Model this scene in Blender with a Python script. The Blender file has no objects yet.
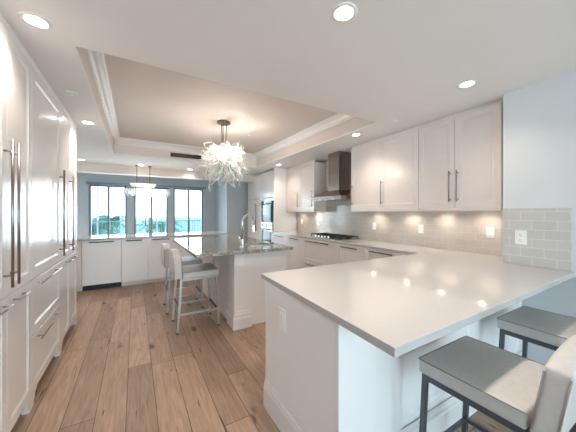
import bpy, bmesh, math, random
from mathutils import Vector, Matrix
random.seed(7)
S = bpy.context.scene
COL = S.collection
PI = math.pi
R = math.radians

# ------------------------------------------------------------------ camera
cd = bpy.data.cameras.new('camera'); cam = bpy.data.objects.new('camera', cd); COL.objects.link(cam)
cam.location = (0, 0, 1.37); cam.rotation_euler = (PI/2, 0, -R(30.4))
cd.sensor_width = 36; cd.lens = 261.0/576*36; cd.shift_y = -3.5/576; cd.clip_start = .02; cd.clip_end = 900
S.camera = cam
# ------------------------------------------------------------------ world
W_ = bpy.data.worlds.new('world'); S.world = W_; W_.use_nodes = True
nt = W_.node_tree; nt.nodes.clear()
wo = nt.nodes.new('ShaderNodeOutputWorld'); bg = nt.nodes.new('ShaderNodeBackground')
tc = nt.nodes.new('ShaderNodeTexCoord'); sx = nt.nodes.new('ShaderNodeSeparateXYZ'); cr = nt.nodes.new('ShaderNodeValToRGB')
nt.links.new(tc.outputs['Generated'], sx.inputs[0]); nt.links.new(sx.outputs['Z'], cr.inputs[0])
cr.color_ramp.elements[0].color = (.90, .96, 1, 1); cr.color_ramp.elements[0].position = 0
cr.color_ramp.elements[1].color = (.42, .68, 1, 1); cr.color_ramp.elements[1].position = .7
nt.links.new(cr.outputs[0], bg.inputs[0]); bg.inputs[1].default_value = 2.0
nt.links.new(bg.outputs[0], wo.inputs[0])
# ------------------------------------------------------------------ exposure
S.view_settings.view_transform = 'Standard'; S.view_settings.look = 'None'
S.view_settings.gamma = 1; S.view_settings.exposure = 1.12; S.view_settings.use_curve_mapping = False

def area(name, loc, rot, sx_, sy_, power, color, spread=None):
    l = bpy.data.lights.new(name, 'AREA'); l.shape = 'RECTANGLE'; l.size = sx_; l.size_y = sy_
    l.energy = power; l.color = color
    if spread: l.spread = R(spread)
    o = bpy.data.objects.new(name, l); COL.objects.link(o); o.location = loc; o.rotation_euler = rot
    return o
DAY = (.75, .86, 1)
# daylight entering by the glazed doors behind the camera and by the dining-room doors
area('daylight_living_doors', (1.0, -4.6, 1.3), (R(90), 0, 0), 3.6, 2.3, 98, DAY)
area('daylight_dining_doors', (.6, 9.45, 1.3), (R(-90), 0, 0), 3.2, 2.0, 75, (.80, .88, 1))

# ------------------------------------------------------------------ material helpers
def newmat(name):
    m = bpy.data.materials.new(name); m.use_nodes = True
    return m, m.node_tree, m.node_tree.nodes['Principled BSDF']
def N(t, k, **kw):
    n = t.nodes.new(k)
    for a, b in kw.items(): setattr(n, a, b)
    return n
def pmat(name, c, rough=.5, metal=0, spec=.5, noise=0, scale=8, bump=0, coat=0, stretch=(1, 1, 1), coatr=.05):
    m, t, b = newmat(name)
    b.inputs['Roughness'].default_value = rough; b.inputs['Metallic'].default_value = metal
    b.inputs['Specular IOR Level'].default_value = spec; b.inputs['Coat Weight'].default_value = coat
    b.inputs['Coat Roughness'].default_value = coatr
    tcn = N(t, 'ShaderNodeTexCoord'); mp = N(t, 'ShaderNodeMapping'); mp.inputs['Scale'].default_value = stretch
    t.links.new(tcn.outputs['Object'], mp.inputs[0])
    nz = N(t, 'ShaderNodeTexNoise'); nz.inputs['Scale'].default_value = scale; nz.inputs['Detail'].default_value = 4
    t.links.new(mp.outputs[0], nz.inputs['Vector'])
    r = N(t, 'ShaderNodeValToRGB')
    r.color_ramp.elements[0].position = .3; r.color_ramp.elements[1].position = .7
    r.color_ramp.elements[0].color = tuple(max(0, v*(1-noise)) for v in c)+(1,)
    r.color_ramp.elements[1].color = tuple(min(1, v*(1+noise)) for v in c)+(1,)
    t.links.new(nz.outputs['Fac'], r.inputs[0]); t.links.new(r.outputs[0], b.inputs['Base Color'])
    if bump:
        bp = N(t, 'ShaderNodeBump'); bp.inputs['Strength'].default_value = bump; bp.inputs['Distance'].default_value = .002
        t.links.new(nz.outputs['Fac'], bp.inputs['Height']); t.links.new(bp.outputs[0], b.inputs['Normal'])
    return m
def emat(name, c, s):
    m, t, b = newmat(name)
    b.inputs['Base Color'].default_value = c+(1,); b.inputs['Emission Color'].default_value = c+(1,)
    b.inputs['Emission Strength'].default_value = s
    return m

M = {}
M['ceiling'] = pmat('ceiling_paint', (.84, .825, .80), .8, noise=.01, scale=2)
M['tray'] = pmat('tray_paint', (.72, .655, .61), .7, noise=.01, scale=2)
M['wall'] = pmat('wall_paint', (.70, .73, .75), .7, noise=.01, scale=3)
M['wall_blue'] = pmat('dining_wall_paint', (.44, .485, .505), .7, noise=.02, scale=3)
M['trim'] = pmat('trim_paint', (.82, .81, .80), .35, noise=.01)
M['cab'] = pmat('cabinet_paint', (.80, .775, .75), .3, noise=.01, scale=3, coat=.4, coatr=.16)
M['cabwarm'] = pmat('cabinet_paint_warm', (.78, .72, .69), .32, noise=.02, scale=3, coat=.2, coatr=.15)
M['cabback'] = pmat('panel_paint', (.87, .865, .86), .35, noise=.01, scale=3)
M['steel'] = pmat('brushed_steel', (.50, .47, .44), .26, 1, noise=.06, scale=30, stretch=(1, 1, 14))
M['hoodsteel'] = pmat('hood_steel', (.29, .24, .21), .25, 1, noise=.06, scale=30, stretch=(1, 1, 14))
M['nickel'] = pmat('brushed_nickel', (.36, .33, .31), .28, 1, noise=.05, scale=40)
M['chrome'] = pmat('polished_chrome', (.75, .74, .72), .1, 1, noise=.02, scale=10)
M['dark'] = pmat('dark_metal', (.05, .045, .04), .35, .6, noise=.1, scale=10)
M['bronze'] = pmat('aged_bronze', (.16, .12, .10), .4, .6, noise=.15)
M['black'] = pmat('matte_black', (.012, .012, .013), .45, noise=.2, scale=10)
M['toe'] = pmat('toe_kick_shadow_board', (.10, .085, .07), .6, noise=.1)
M['quartz'] = pmat('white_quartz', (.52, .515, .505), .08, noise=.02, scale=60, spec=.5)
M['leather'] = pmat('greige_leather', (.60, .59, .565), .42, noise=.04, scale=40, bump=.15)
M['leatherpale'] = pmat('cream_leather', (.60, .56, .52), .42, noise=.03, scale=40, bump=.1)
M['piping'] = pmat('piping_thread', (.30, .27, .25), .5, noise=.05)
M['stoolmetal'] = pmat('painted_stool_steel', (.10, .125, .145), .35, .5, noise=.05, scale=20)
M['stoolpale'] = pmat('satin_stool_steel', (.50, .53, .55), .3, .8, noise=.05, scale=20)
M['plate'] = pmat('outlet_plastic', (.92, .92, .91), .3, noise=.01)
M['slot'] = pmat('outlet_slot', (.12, .11, .1), .5, noise=.05)
M['frame'] = pmat('window_frame_bronze', (.17, .22, .26), .4, .3, noise=.05)
M['white_post'] = pmat('white_aluminium', (.70, .78, .80), .4, noise=.03)
M['rail'] = pmat('balcony_rail_paint', (.22, .36, .38), .4, .2, noise=.05)
M['concrete'] = pmat('balcony_concrete', (.55, .56, .55), .8, noise=.08)
M['leaf'] = pmat('palm_leaf', (.03, .15, .09), .5, noise=.4, scale=3)
M['trunk'] = pmat('palm_trunk', (.22, .18, .13), .8, noise=.3, scale=6)
M['forest'] = pmat('distant_foliage', (.24, .36, .27), .9, noise=.4, scale=.35)
M['lamp'] = emat('downlight_lens', (1, .93, .84), 6)
M['led'] = emat('cabinet_led', (1, .85, .66), 6)
M['bulb'] = emat('chandelier_bulb', (1, .92, .82), 14)
M['ovenglass'] = pmat('oven_glass', (.012, .04, .05), .06, 0, spec=.2, noise=.1)
M['screen'] = emat('oven_display', (.35, .65, .75), .6)

def glassmat(name, tint, refl=.08):
    m, t, b = newmat(name); t.nodes.remove(b)
    out = t.nodes['Material Output']; tr = N(t, 'ShaderNodeBsdfTransparent'); tr.inputs[0].default_value = tint+(1,)
    gl = N(t, 'ShaderNodeBsdfGlossy'); gl.inputs['Roughness'].default_value = .02
    fr = N(t, 'ShaderNodeFresnel'); fr.inputs[0].default_value = 1.45
    mx = N(t, 'ShaderNodeMixShader'); t.links.new(fr.outputs[0], mx.inputs[0]); t.links.new(tr.outputs[0], mx.inputs[1])
    t.links.new(gl.outputs[0], mx.inputs[2]); t.links.new(mx.outputs[0], out.inputs[0])
    return m
M['pane'] = glassmat('window_glass', (.93, .98, .98))
M['visor'] = glassmat('visor_glass', (.80, .84, .84))
def artglass(name, c, tr, rough=.12):
    m, t, b = newmat(name)
    b.inputs['Base Color'].default_value = c+(1,); b.inputs['Transmission Weight'].default_value = tr
    b.inputs['Roughness'].default_value = rough; b.inputs['IOR'].default_value = 1.45
    nz = N(t, 'ShaderNodeTexNoise'); nz.inputs['Scale'].default_value = 14
    bp = N(t, 'ShaderNodeBump'); bp.inputs['Strength'].default_value = .2
    t.links.new(nz.outputs['Fac'], bp.inputs['Height']); t.links.new(bp.outputs[0], b.inputs['Normal'])
    return m
def milky(name, c, w):
    m, t, b = newmat(name); b.inputs['Base Color'].default_value = c+(1,); b.inputs['Roughness'].default_value = .12
    tr = N(t, 'ShaderNodeBsdfTranslucent'); tr.inputs[0].default_value = c+(1,)
    mx = N(t, 'ShaderNodeMixShader'); mx.inputs[0].default_value = w
    t.links.new(b.outputs[0], mx.inputs[1]); t.links.new(tr.outputs[0], mx.inputs[2]); t.links.new(mx.outputs[0], t.nodes['Material Output'].inputs[0])
    return m
M['artwhite'] = milky('milky_art_glass', (.95, .93, .88), .5)
M['artclear'] = artglass('clear_art_glass', (.80, .88, .92), .6, .1)
M['crystal'] = artglass('crystal_prism', (.92, .97, 1), .5, .05)

# oak plank floor
m, t, b = newmat('oak_planks'); M['floor'] = m
tcn = N(t, 'ShaderNodeTexCoord'); sp = N(t, 'ShaderNodeSeparateXYZ'); t.links.new(tcn.outputs['Object'], sp.inputs[0])
cmb = N(t, 'ShaderNodeCombineXYZ'); t.links.new(sp.outputs['Y'], cmb.inputs[0])
xo = N(t, 'ShaderNodeMath', operation='ADD'); xo.inputs[1].default_value = 3.65; t.links.new(sp.outputs['X'], xo.inputs[0]); t.links.new(xo.outputs[0], cmb.inputs[1])
def brick(c1, c2, mo, msize, bw=1.65, rh=.18):
    br = N(t, 'ShaderNodeTexBrick'); br.offset = .37; br.offset_frequency = 2; br.squash = .8; br.squash_frequency = 3
    br.inputs['Color1'].default_value = c1; br.inputs['Color2'].default_value = c2; br.inputs['Mortar'].default_value = mo
    br.inputs['Scale'].default_value = 1; br.inputs['Mortar Size'].default_value = msize; br.inputs['Mortar Smooth'].default_value = .1
    br.inputs['Bias'].default_value = 0; br.inputs['Brick Width'].default_value = bw; br.inputs['Row Height'].default_value = rh
    t.links.new(cmb.outputs[0], br.inputs['Vector']); return br
br = brick((0, 0, 0, 1), (1, 1, 1, 1), (.5, .5, .5, 1), .0)
pr = N(t, 'ShaderNodeValToRGB'); el = pr.color_ramp.elements
el[0].color = (.31, .205, .145, 1); el[1].color = (.50, .345, .245, 1)
e = el.new(.35); e.color = (.38, .255, .18, 1); e = el.new(.7); e.color = (.435, .295, .205, 1)
t.links.new(br.outputs['Color'], pr.inputs[0])
off = N(t, 'ShaderNodeVectorMath', operation='MULTIPLY_ADD'); off.inputs[1].default_value = (7, 3, 5)
mp = N(t, 'ShaderNodeMapping'); mp.inputs['Scale'].default_value = (14, 1.1, 1)
t.links.new(tcn.outputs['Object'], mp.inputs[0]); t.links.new(br.outputs['Color'], off.inputs[0]); t.links.new(mp.outputs[0], off.inputs[2])
gr = N(t, 'ShaderNodeTexNoise'); gr.inputs['Scale'].default_value = 2.2; gr.inputs['Detail'].default_value = 8; gr.inputs['Distortion'].default_value = 1.6
t.links.new(off.outputs[0], gr.inputs['Vector'])
gv = N(t, 'ShaderNodeValToRGB'); gv.color_ramp.elements[0].position = .3; gv.color_ramp.elements[1].position = .68
gv.color_ramp.elements[0].color = (.66, .64, .62, 1); gv.color_ramp.elements[1].color = (1.0, 1.0, 1.0, 1)
t.links.new(gr.outputs['Fac'], gv.inputs[0])
mu = N(t, 'ShaderNodeMix', data_type='RGBA', blend_type='MULTIPLY'); mu.inputs['Factor'].default_value = 1
t.links.new(pr.outputs[0], mu.inputs[6]); t.links.new(gv.outputs[0], mu.inputs[7])
# knots and cracks
mk = N(t, 'ShaderNodeMapping'); mk.inputs['Scale'].default_value = (4.2, 1.9, 1)
t.links.new(tcn.outputs['Object'], mk.inputs[0])
nzk = N(t, 'ShaderNodeTexNoise'); nzk.inputs['Scale'].default_value = 9; nzk.inputs['Detail'].default_value = 4
t.links.new(tcn.outputs['Object'], nzk.inputs['Vector'])
ad = N(t, 'ShaderNodeVectorMath', operation='MULTIPLY_ADD'); ad.inputs[1].default_value = (.25, .25, 0)
t.links.new(nzk.outputs['Color'], ad.inputs[0]); t.links.new(mk.outputs[0], ad.inputs[2])
vo = N(t, 'ShaderNodeTexVoronoi'); vo.inputs['Scale'].default_value = 1.0; vo.inputs['Randomness'].default_value = 1
t.links.new(ad.outputs[0], vo.inputs['Vector'])
kr = N(t, 'ShaderNodeValToRGB'); kr.color_ramp.elements[0].position = .05; kr.color_ramp.elements[1].position = .17
kr.color_ramp.elements[0].color = (.16, .12, .10, 1); kr.color_ramp.elements[1].color = (1, 1, 1, 1)
t.links.new(vo.outputs['Distance'], kr.inputs[0])
mu2 = N(t, 'ShaderNodeMix', data_type='RGBA', blend_type='MULTIPLY'); mu2.inputs['Factor'].default_value = .95
t.links.new(mu.outputs[2], mu2.inputs[6]); t.links.new(kr.outputs[0], mu2.inputs[7])
br2 = brick((1, 1, 1, 1), (1, 1, 1, 1), (.26, .19, .15, 1), .0024)
mu3 = N(t, 'ShaderNodeMix', data_type='RGBA', blend_type='MULTIPLY'); mu3.inputs['Factor'].default_value = 1
t.links.new(mu2.outputs[2], mu3.inputs[6]); t.links.new(br2.outputs['Color'], mu3.inputs[7])
mc = N(t, 'ShaderNodeMapping'); mc.inputs['Scale'].default_value = (16, 2.6, 1); t.links.new(tcn.outputs['Object'], mc.inputs[0])
nc = N(t, 'ShaderNodeTexNoise'); nc.inputs['Scale'].default_value = 1.5; nc.inputs['Detail'].default_value = 3; nc.inputs['Distortion'].default_value = .6
t.links.new(mc.outputs[0], nc.inputs['Vector'])
rc = N(t, 'ShaderNodeValToRGB'); rc.color_ramp.elements[0].position = .665; rc.color_ramp.elements[1].position = .72
rc.color_ramp.elements[0].color = (1, 1, 1, 1); rc.color_ramp.elements[1].color = (.30, .23, .19, 1)
t.links.new(nc.outputs['Fac'], rc.inputs[0])
mu4 = N(t, 'ShaderNodeMix', data_type='RGBA', blend_type='MULTIPLY'); mu4.inputs['Factor'].default_value = 1
t.links.new(mu3.outputs[2], mu4.inputs[6]); t.links.new(rc.outputs[0], mu4.inputs[7])
t.links.new(mu4.outputs[2], b.inputs['Base Color'])
b.inputs['Roughness'].default_value = .42
bpn = N(t, 'ShaderNodeBump'); bpn.inputs['Strength'].default_value = .25; bpn.inputs['Distance'].default_value = .002
t.links.new(gr.outputs['Fac'], bpn.inputs['Height']); t.links.new(bpn.outputs[0], b.inputs['Normal'])

# granite
m, t, b = newmat('island_granite'); M['granite'] = m
tcn = N(t, 'ShaderNodeTexCoord'); n1 = N(t, 'ShaderNodeTexNoise'); n1.inputs['Scale'].default_value = 60; n1.inputs['Detail'].default_value = 6
n2 = N(t, 'ShaderNodeTexNoise'); n2.inputs['Scale'].default_value = 7; n2.inputs['Detail'].default_value = 5; n2.inputs['Distortion'].default_value = 1
t.links.new(tcn.outputs['Object'], n1.inputs['Vector']); t.links.new(tcn.outputs['Object'], n2.inputs['Vector'])
r1 = N(t, 'ShaderNodeValToRGB'); r1.color_ramp.elements[0].position = .36; r1.color_ramp.elements[1].position = .62
r1.color_ramp.elements[0].color = (.16, .15, .13, 1); r1.color_ramp.elements[1].color = (.56, .55, .50, 1)
t.links.new(n1.outputs['Fac'], r1.inputs[0])
r2 = N(t, 'ShaderNodeValToRGB'); r2.color_ramp.elements[0].position = .35; r2.color_ramp.elements[1].position = .65
r2.color_ramp.elements[0].color = (.62, .64, .60, 1); r2.color_ramp.elements[1].color = (1, 1, 1, 1)
t.links.new(n2.outputs['Fac'], r2.inputs[0])
mu = N(t, 'ShaderNodeMix', data_type='RGBA', blend_type='MULTIPLY'); mu.inputs['Factor'].default_value = 1
t.links.new(r1.outputs[0], mu.inputs[6]); t.links.new(r2.outputs[0], mu.inputs[7]); t.links.new(mu.outputs[2], b.inputs['Base Color'])
b.inputs['Roughness'].default_value = .06; b.inputs['Specular IOR Level'].default_value = .8

# subway tile; rows run along local/object axis given
def tile(name, c1, c2, mo, axis, bw=.152, rh=.076):
    m, t, b = newmat(name)
    tcn = N(t, 'ShaderNodeTexCoord'); sp = N(t, 'ShaderNodeSeparateXYZ'); t.links.new(tcn.outputs['Object'], sp.inputs[0])
    c = N(t, 'ShaderNodeCombineXYZ'); t.links.new(sp.outputs[axis], c.inputs[0]); t.links.new(sp.outputs['Z'], c.inputs[1])
    br = N(t, 'ShaderNodeTexBrick'); br.inputs['Scale'].default_value = 1
    br.inputs['Color1'].default_value = c1; br.inputs['Color2'].default_value = c2; br.inputs['Mortar'].default_value = mo
    br.inputs['Mortar Size'].default_value = .0016; br.inputs['Brick Width'].default_value = bw; br.inputs['Row Height'].default_value = rh
    br.inputs['Mortar Smooth'].default_value = .2
    t.links.new(c.outputs[0], br.inputs['Vector']); t.links.new(br.outputs['Color'], b.inputs['Base Color'])
    b.inputs['Roughness'].default_value = .12
    bp = N(t, 'ShaderNodeBump'); bp.invert = True; bp.inputs['Strength'].default_value = .4; bp.inputs['Distance'].default_value = .002
    t.links.new(br.outputs['Fac'], bp.inputs['Height']); t.links.new(bp.outputs[0], b.inputs['Normal'])
    return m
M['tile'] = tile('greige_glass_tile', (.54, .51, .48, 1), (.58, .55, .52, 1), (.70, .67, .64, 1), 'Y')
M['tilecool'] = tile('grey_glass_tile', (.56, .565, .54, 1), (.60, .605, .58, 1), (.76, .77, .76, 1), 'Y')

# ------------------------------------------------------------------ mesh helpers
def obj(name, bm, mat, parent=None, bevel=0, smooth=False, seg=2, autos=False):
    bmesh.ops.recalc_face_normals(bm, faces=bm.faces[:])
    me = bpy.data.meshes.new(name); bm.to_mesh(me); bm.free()
    if mat: me.materials.append(M[mat] if isinstance(mat, str) else mat)
    o = bpy.data.objects.new(name, me); COL.objects.link(o)
    if parent: o.parent = parent
    if smooth:
        for p in me.polygons: p.use_smooth = True
    if bevel:
        bv = o.modifiers.new('bevel', 'BEVEL'); bv.width = bevel; bv.segments = seg; bv.limit_method = 'ANGLE'; bv.angle_limit = R(40)
    return o
def box(bm, x0, y0, z0, x1, y1, z1):
    v = [bm.verts.new((x, y, z)) for x in (x0, x1) for y in (y0, y1) for z in (z0, z1)]
    for f in ((0, 1, 3, 2), (4, 6, 7, 5), (0, 4, 5, 1), (2, 3, 7, 6), (0, 2, 6, 4), (1, 5, 7, 3)): bm.faces.new([v[i] for i in f])
    return v
def bx(*a):
    bm = bmesh.new(); box(bm, *a); return bm
def tube(bm, pts, r, n=10, caps=True):
    pts = [Vector(p) for p in pts]; rs = r if isinstance(r, (list, tuple)) else [r]*len(pts)
    rings = []; prev = None
    for i, p in enumerate(pts):
        d = (pts[min(i+1, len(pts)-1)]-pts[max(i-1, 0)]).normalized()
        if prev is None:
            a = Vector((0, 0, 1)) if abs(d.z) < .9 else Vector((1, 0, 0)); u = d.cross(a).normalized()
        else: u = (prev-d*prev.dot(d)).normalized()
        prev = u; w = d.cross(u)
        rings.append([bm.verts.new(p+(u*math.cos(2*PI*k/n)+w*math.sin(2*PI*k/n))*rs[i]) for k in range(n)])
    for a, b2 in zip(rings, rings[1:]):
        for k in range(n): bm.faces.new((a[k], a[(k+1) % n], b2[(k+1) % n], b2[k]))
    if caps: bm.faces.new(rings[0][::-1]); bm.faces.new(rings[-1])
def lathe(bm, prof, n=32, c=(0, 0, 0)):
    rings = [[bm.verts.new((c[0]+r*math.cos(2*PI*k/n), c[1]+r*math.sin(2*PI*k/n), c[2]+z)) for k in range(n)] for r, z in prof]
    for a, b2 in zip(rings, rings[1:]):
        for k in range(n): bm.faces.new((a[k], a[(k+1) % n], b2[(k+1) % n], b2[k]))
    bm.faces.new(rings[0][::-1]); bm.faces.new(rings[-1])
def prism(bm, poly, z0, z1):
    a = [bm.verts.new((x, y, z0)) for x, y in poly]; b2 = [bm.verts.new((x, y, z1)) for x, y in poly]
    bm.faces.new(a[::-1]); bm.faces.new(b2); n = len(poly)
    for k in range(n): bm.faces.new((a[k], a[(k+1) % n], b2[(k+1) % n], b2[k]))
def extr(bm, prof, fn):
    """closed 2-D profile swept between two stations; fn(p,q,i)->xyz"""
    a = [bm.verts.new(fn(p, q, 0)) for p, q in prof]; b2 = [bm.verts.new(fn(p, q, 1)) for p, q in prof]
    bm.faces.new(a[::-1]); bm.faces.new(b2); n = len(prof)
    for k in range(n): bm.faces.new((a[k], a[(k+1) % n], b2[(k+1) % n], b2[k]))
def empty(name, loc=(0, 0, 0), rz=0):
    o = bpy.data.objects.new(name, None); COL.objects.link(o); o.location = loc; o.rotation_euler = (0, 0, rz)
    o.empty_display_size = .1; return o
def tag(o, label, cat, group=None, kind=None):
    o['label'] = label; o['category'] = cat
    if group: o['group'] = group
    if kind: o['kind'] = kind
    return o
def struct(o): o['kind'] = 'structure'; return o
def copy_tree(o, parent=None):
    c = o.copy(); COL.objects.link(c); c.parent = parent
    for ch in [x for x in o.children]:
        copy_tree(ch, c)
    return c

# rotated frame of the right-hand kitchen wall
PH = R(2.9); O = (2.95, 1.08)
def Wp(p, q): return (O[0]+p*math.cos(PH)+q*math.sin(PH), O[1]-p*math.sin(PH)+q*math.cos(PH))
RUN = -PI/2-PH

# ------------------------------------------------------------------ structure
fl = struct(obj('floor', bx(-1.3, -4.5, -.06, 4.2, 9.3, 0), 'floor'))
CZ = 2.44
TX0, TX1, TY0, TY1, TZ = -.33, 2.51, 2.14, 5.75, 2.74
bm = bmesh.new()
box(bm, -1.35, -4.5, CZ, 4.2, TY0, CZ+.02); box(bm, -1.35, TY1, CZ, 4.2, 7.0, CZ+.02)
box(bm, -1.35, TY0, CZ, TX0, TY1, CZ+.02); box(bm, TX1, TY0, CZ, 4.2, TY1, CZ+.02)
struct(obj('ceiling', bm, 'ceiling'))
bm = bmesh.new()
box(bm, TX0-.02, TY0-.02, TZ, TX1+.02, TY1+.02, TZ+.02)
box(bm, TX0-.02, TY0-.02, CZ+.02, TX0, TY1+.02, TZ); box(bm, TX1, TY0-.02, CZ+.02, TX1+.02, TY1+.02, TZ)
box(bm, TX0, TY0-.02, CZ+.02, TX1, TY0, TZ); box(bm, TX0, TY1, CZ+.02, TX1, TY1+.02, TZ)
struct(obj('ceiling_tray', bm, 'tray'))
# crown moulding inside the tray
cp = [(0, 0), (0, -.11), (.012, -.11), (.016, -.095), (.03, -.088), (.05, -.05), (.075, -.03), (.085, -.016), (.10, -.012), (.10, 0)]
bm = bmesh.new()
extr(bm, cp, lambda p, q, i: (TX0+p, (TY0+p, TY1-p)[i], TZ+q))
extr(bm, cp, lambda p, q, i: (TX1-p, (TY0+p, TY1-p)[i], TZ+q))
extr(bm, cp, lambda p, q, i: ((TX0+p, TX1-p)[i], TY1-p, TZ+q))
extr(bm, cp, lambda p, q, i: ((TX0+p, TX1-p)[i], TY0+p, TZ+q))
struct(obj('trim_1', bm, 'trim'))
# dining ceiling and beam
struct(obj('ceiling_dining', bx(-2.3, 7.3, 2.50, 4.2, 9.3, 2.52), 'wall'))
struct(obj('trim_2', bx(-2.3, 7.0, 2.25, 4.2, 7.3, 2.52), 'tray'))
# walls
struct(obj('wall_left', bx(-1.42, -4.5, 0, -1.32, 6.9, 2.44), 'wall'))
struct(obj('wall_left_dining', bx(-2.4, 6.9, 0, -2.3, 9.3, 2.52), 'wall_blue'))
struct(obj('wall_left_return', bx(-2.3, 6.9, 0, -1.42, 7.0, 2.44), 'wall_blue'))
struct(obj('wall_right', bx(2.88, -4.5, 0, 3.35, 1.055, CZ), 'wall'))
rw = obj('wall_right_kitchen', bx(.3, -.25, 0, .42, 6.5, CZ), 'wall'); rw.location = (O[0], O[1], 0); rw.rotation_euler[2] = -PH; struct(rw)
struct(obj('wall_right_dining', bx(2.36, 7.62, 0, 2.46, 9.3, 2.50), 'wall_blue'))
struct(obj('wall_right_return', bx(2.46, 7.62, 0, 4.2, 7.7, 2.50), 'wall_blue'))
# window wall: three openings
WY = 9.0
ops = [(-1.10, -.20), (-.02, .90), (1.06, 1.98)]
WT = 2.16
bm = bmesh.new()
xs = [-2.3]+[v for o_ in ops for v in o_]+[2.36]
for i in range(0, len(xs), 2): box(bm, xs[i], WY, 0, xs[i+1], WY+.15, WT)
box(bm, -2.3, WY, WT, 2.36, WY+.15, 2.50)
struct(obj('wall_back', bm, 'wall_blue'))
def window(n, x0, x1, y, zt, facing=1):
    o = empty('window_%d' % n, (x0, y, 0)); o['kind'] = 'structure'
    w = x1-x0; bm = bmesh.new(); f = .05
    box(bm, 0, .03, .02, f, .12, zt); box(bm, w-f, .03, .02, w, .12, zt); box(bm, f, .03, zt-.06, w-f, .12, zt)
    box(bm, f, .03, 0, w-f, .12, .05)
    obj('window_frame', bm, 'frame', o, .003)
    mlx = w/2
    obj('mullion', bx(mlx-.03, .04, .05, mlx+.03, .10, zt-.06), 'frame', o, .003)
    obj('pane', bx(f, .07, .05, mlx-.03, .078, zt-.06), 'pane', o)
    obj('pane', bx(mlx+.03, .07, .05, w-f, .078, zt-.06), 'pane', o)
    return o
for i, (a, c) in enumerate(ops): window(i+1, a, c, WY, WT)
tag(obj('shade_valance', bx(-1.16, WY-.07, WT, 2.06, WY-.001, WT+.05), 'frame', None, .003), 'slim dark shade valance running above all three far windows', 'shade valance')
# living side behind the camera: wall with wide glazed opening
bm = bmesh.new()
box(bm, -1.32, -4.5, 0, -.9, -4.38, CZ); box(bm, 2.75, -4.5, 0, 2.88, -4.38, CZ); box(bm, -.9, -4.5, 2.35, 2.75, -4.38, CZ)
struct(obj('wall_front', bm, 'wall'))
for i, (a, c) in enumerate(((-.9, .92), (.93, 2.75))): window(4+i, a, c, -4.5, 2.35)

# ------------------------------------------------------------------ cabinets
def door_bm(x0, z0, x1, z1, t=.02, st=.062, rc=.007, flat=False):
    """slab front at y=-t..0, shaker recess on the y=-t side"""
    bm = bmesh.new(); Yf = -t
    def ring(a, y): return [bm.verts.new(v) for v in ((x0+a, y, z0+a), (x1-a, y, z0+a), (x1-a, y, z1-a), (x0+a, y, z1-a))]
    if flat: box(bm, x0, -t, z0, x1, 0, z1); return bm
    st = min(st, (x1-x0)*.28, (z1-z0)*.28)
    back = ring(0, 0); rings = [ring(0, Yf+.0015), ring(.0015, Yf), ring(st, Yf), ring(st+.004, Yf+rc*.5), ring(st+.009, Yf+rc*.6), ring(st+.013, Yf+rc)]
    bm.faces.new(back); seq = [back]+rings
    for a, b2 in zip(seq, seq[1:]):
        for k in range(4): bm.faces.new((a[k], a[(k+1) % 4], b2[(k+1) % 4], b2[k]))
    bm.faces.new(rings[-1]); return bm
def handle(parent, kind, a, c, z, y=-.02, r=.0055, mat='nickel', off=.036):
    """kind v: vertical bar at x=a, z from c to z ; kind h: bar from x=a..c at height z"""
    bm = bmesh.new()
    if kind == 'v':
        tube(bm, [(a, y-off, c), (a, y-off, z)], r, 10)
        L = z-c
        for zz in (c+L*.08, z-L*.08): tube(bm, [(a, y+.0, zz), (a, y-off, zz)], r*.8, 8)
    else:
        tube(bm, [(a, y-off, z), (c, y-off, z)], r, 10)
        L = c-a
        for xx in (a+L*.1, c-L*.1): tube(bm, [(xx, y, z), (xx, y-off, z)], r*.8, 8)
    return obj('handle', bm, mat, parent, smooth=True)
def cabinet(name, label, loc, rz, w, d, z0, z1, fronts, cat='cabinet', group=None, mat='cab', toe=0, toemat='toe', extra=None, top=0):
    """local x: width, local y: into the cabinet, fronts at y<0"""
    o = empty(name, (loc[0], loc[1], 0), rz); tag(o, label, cat, group)
    bm = bmesh.new(); box(bm, .0005, 0, z0, w-.0005, d, z1)
    obj('body', bm, mat, o, .001)
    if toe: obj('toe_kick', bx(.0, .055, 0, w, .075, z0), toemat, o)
    for f in fronts:
        g = .0015
        dd = obj(f.get('n', 'door'), door_bm(f['x'][0]+g, f['z'][0]+g, f['x'][1]-g, f['z'][1]-g, flat=f.get('flat', False), st=f.get('st', .062)), f.get('m', mat), o)
        if 'h' in f: handle(dd, *f['h'], r=f.get('r', .0055), mat=f.get('hm', 'nickel'))
    return o

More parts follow.
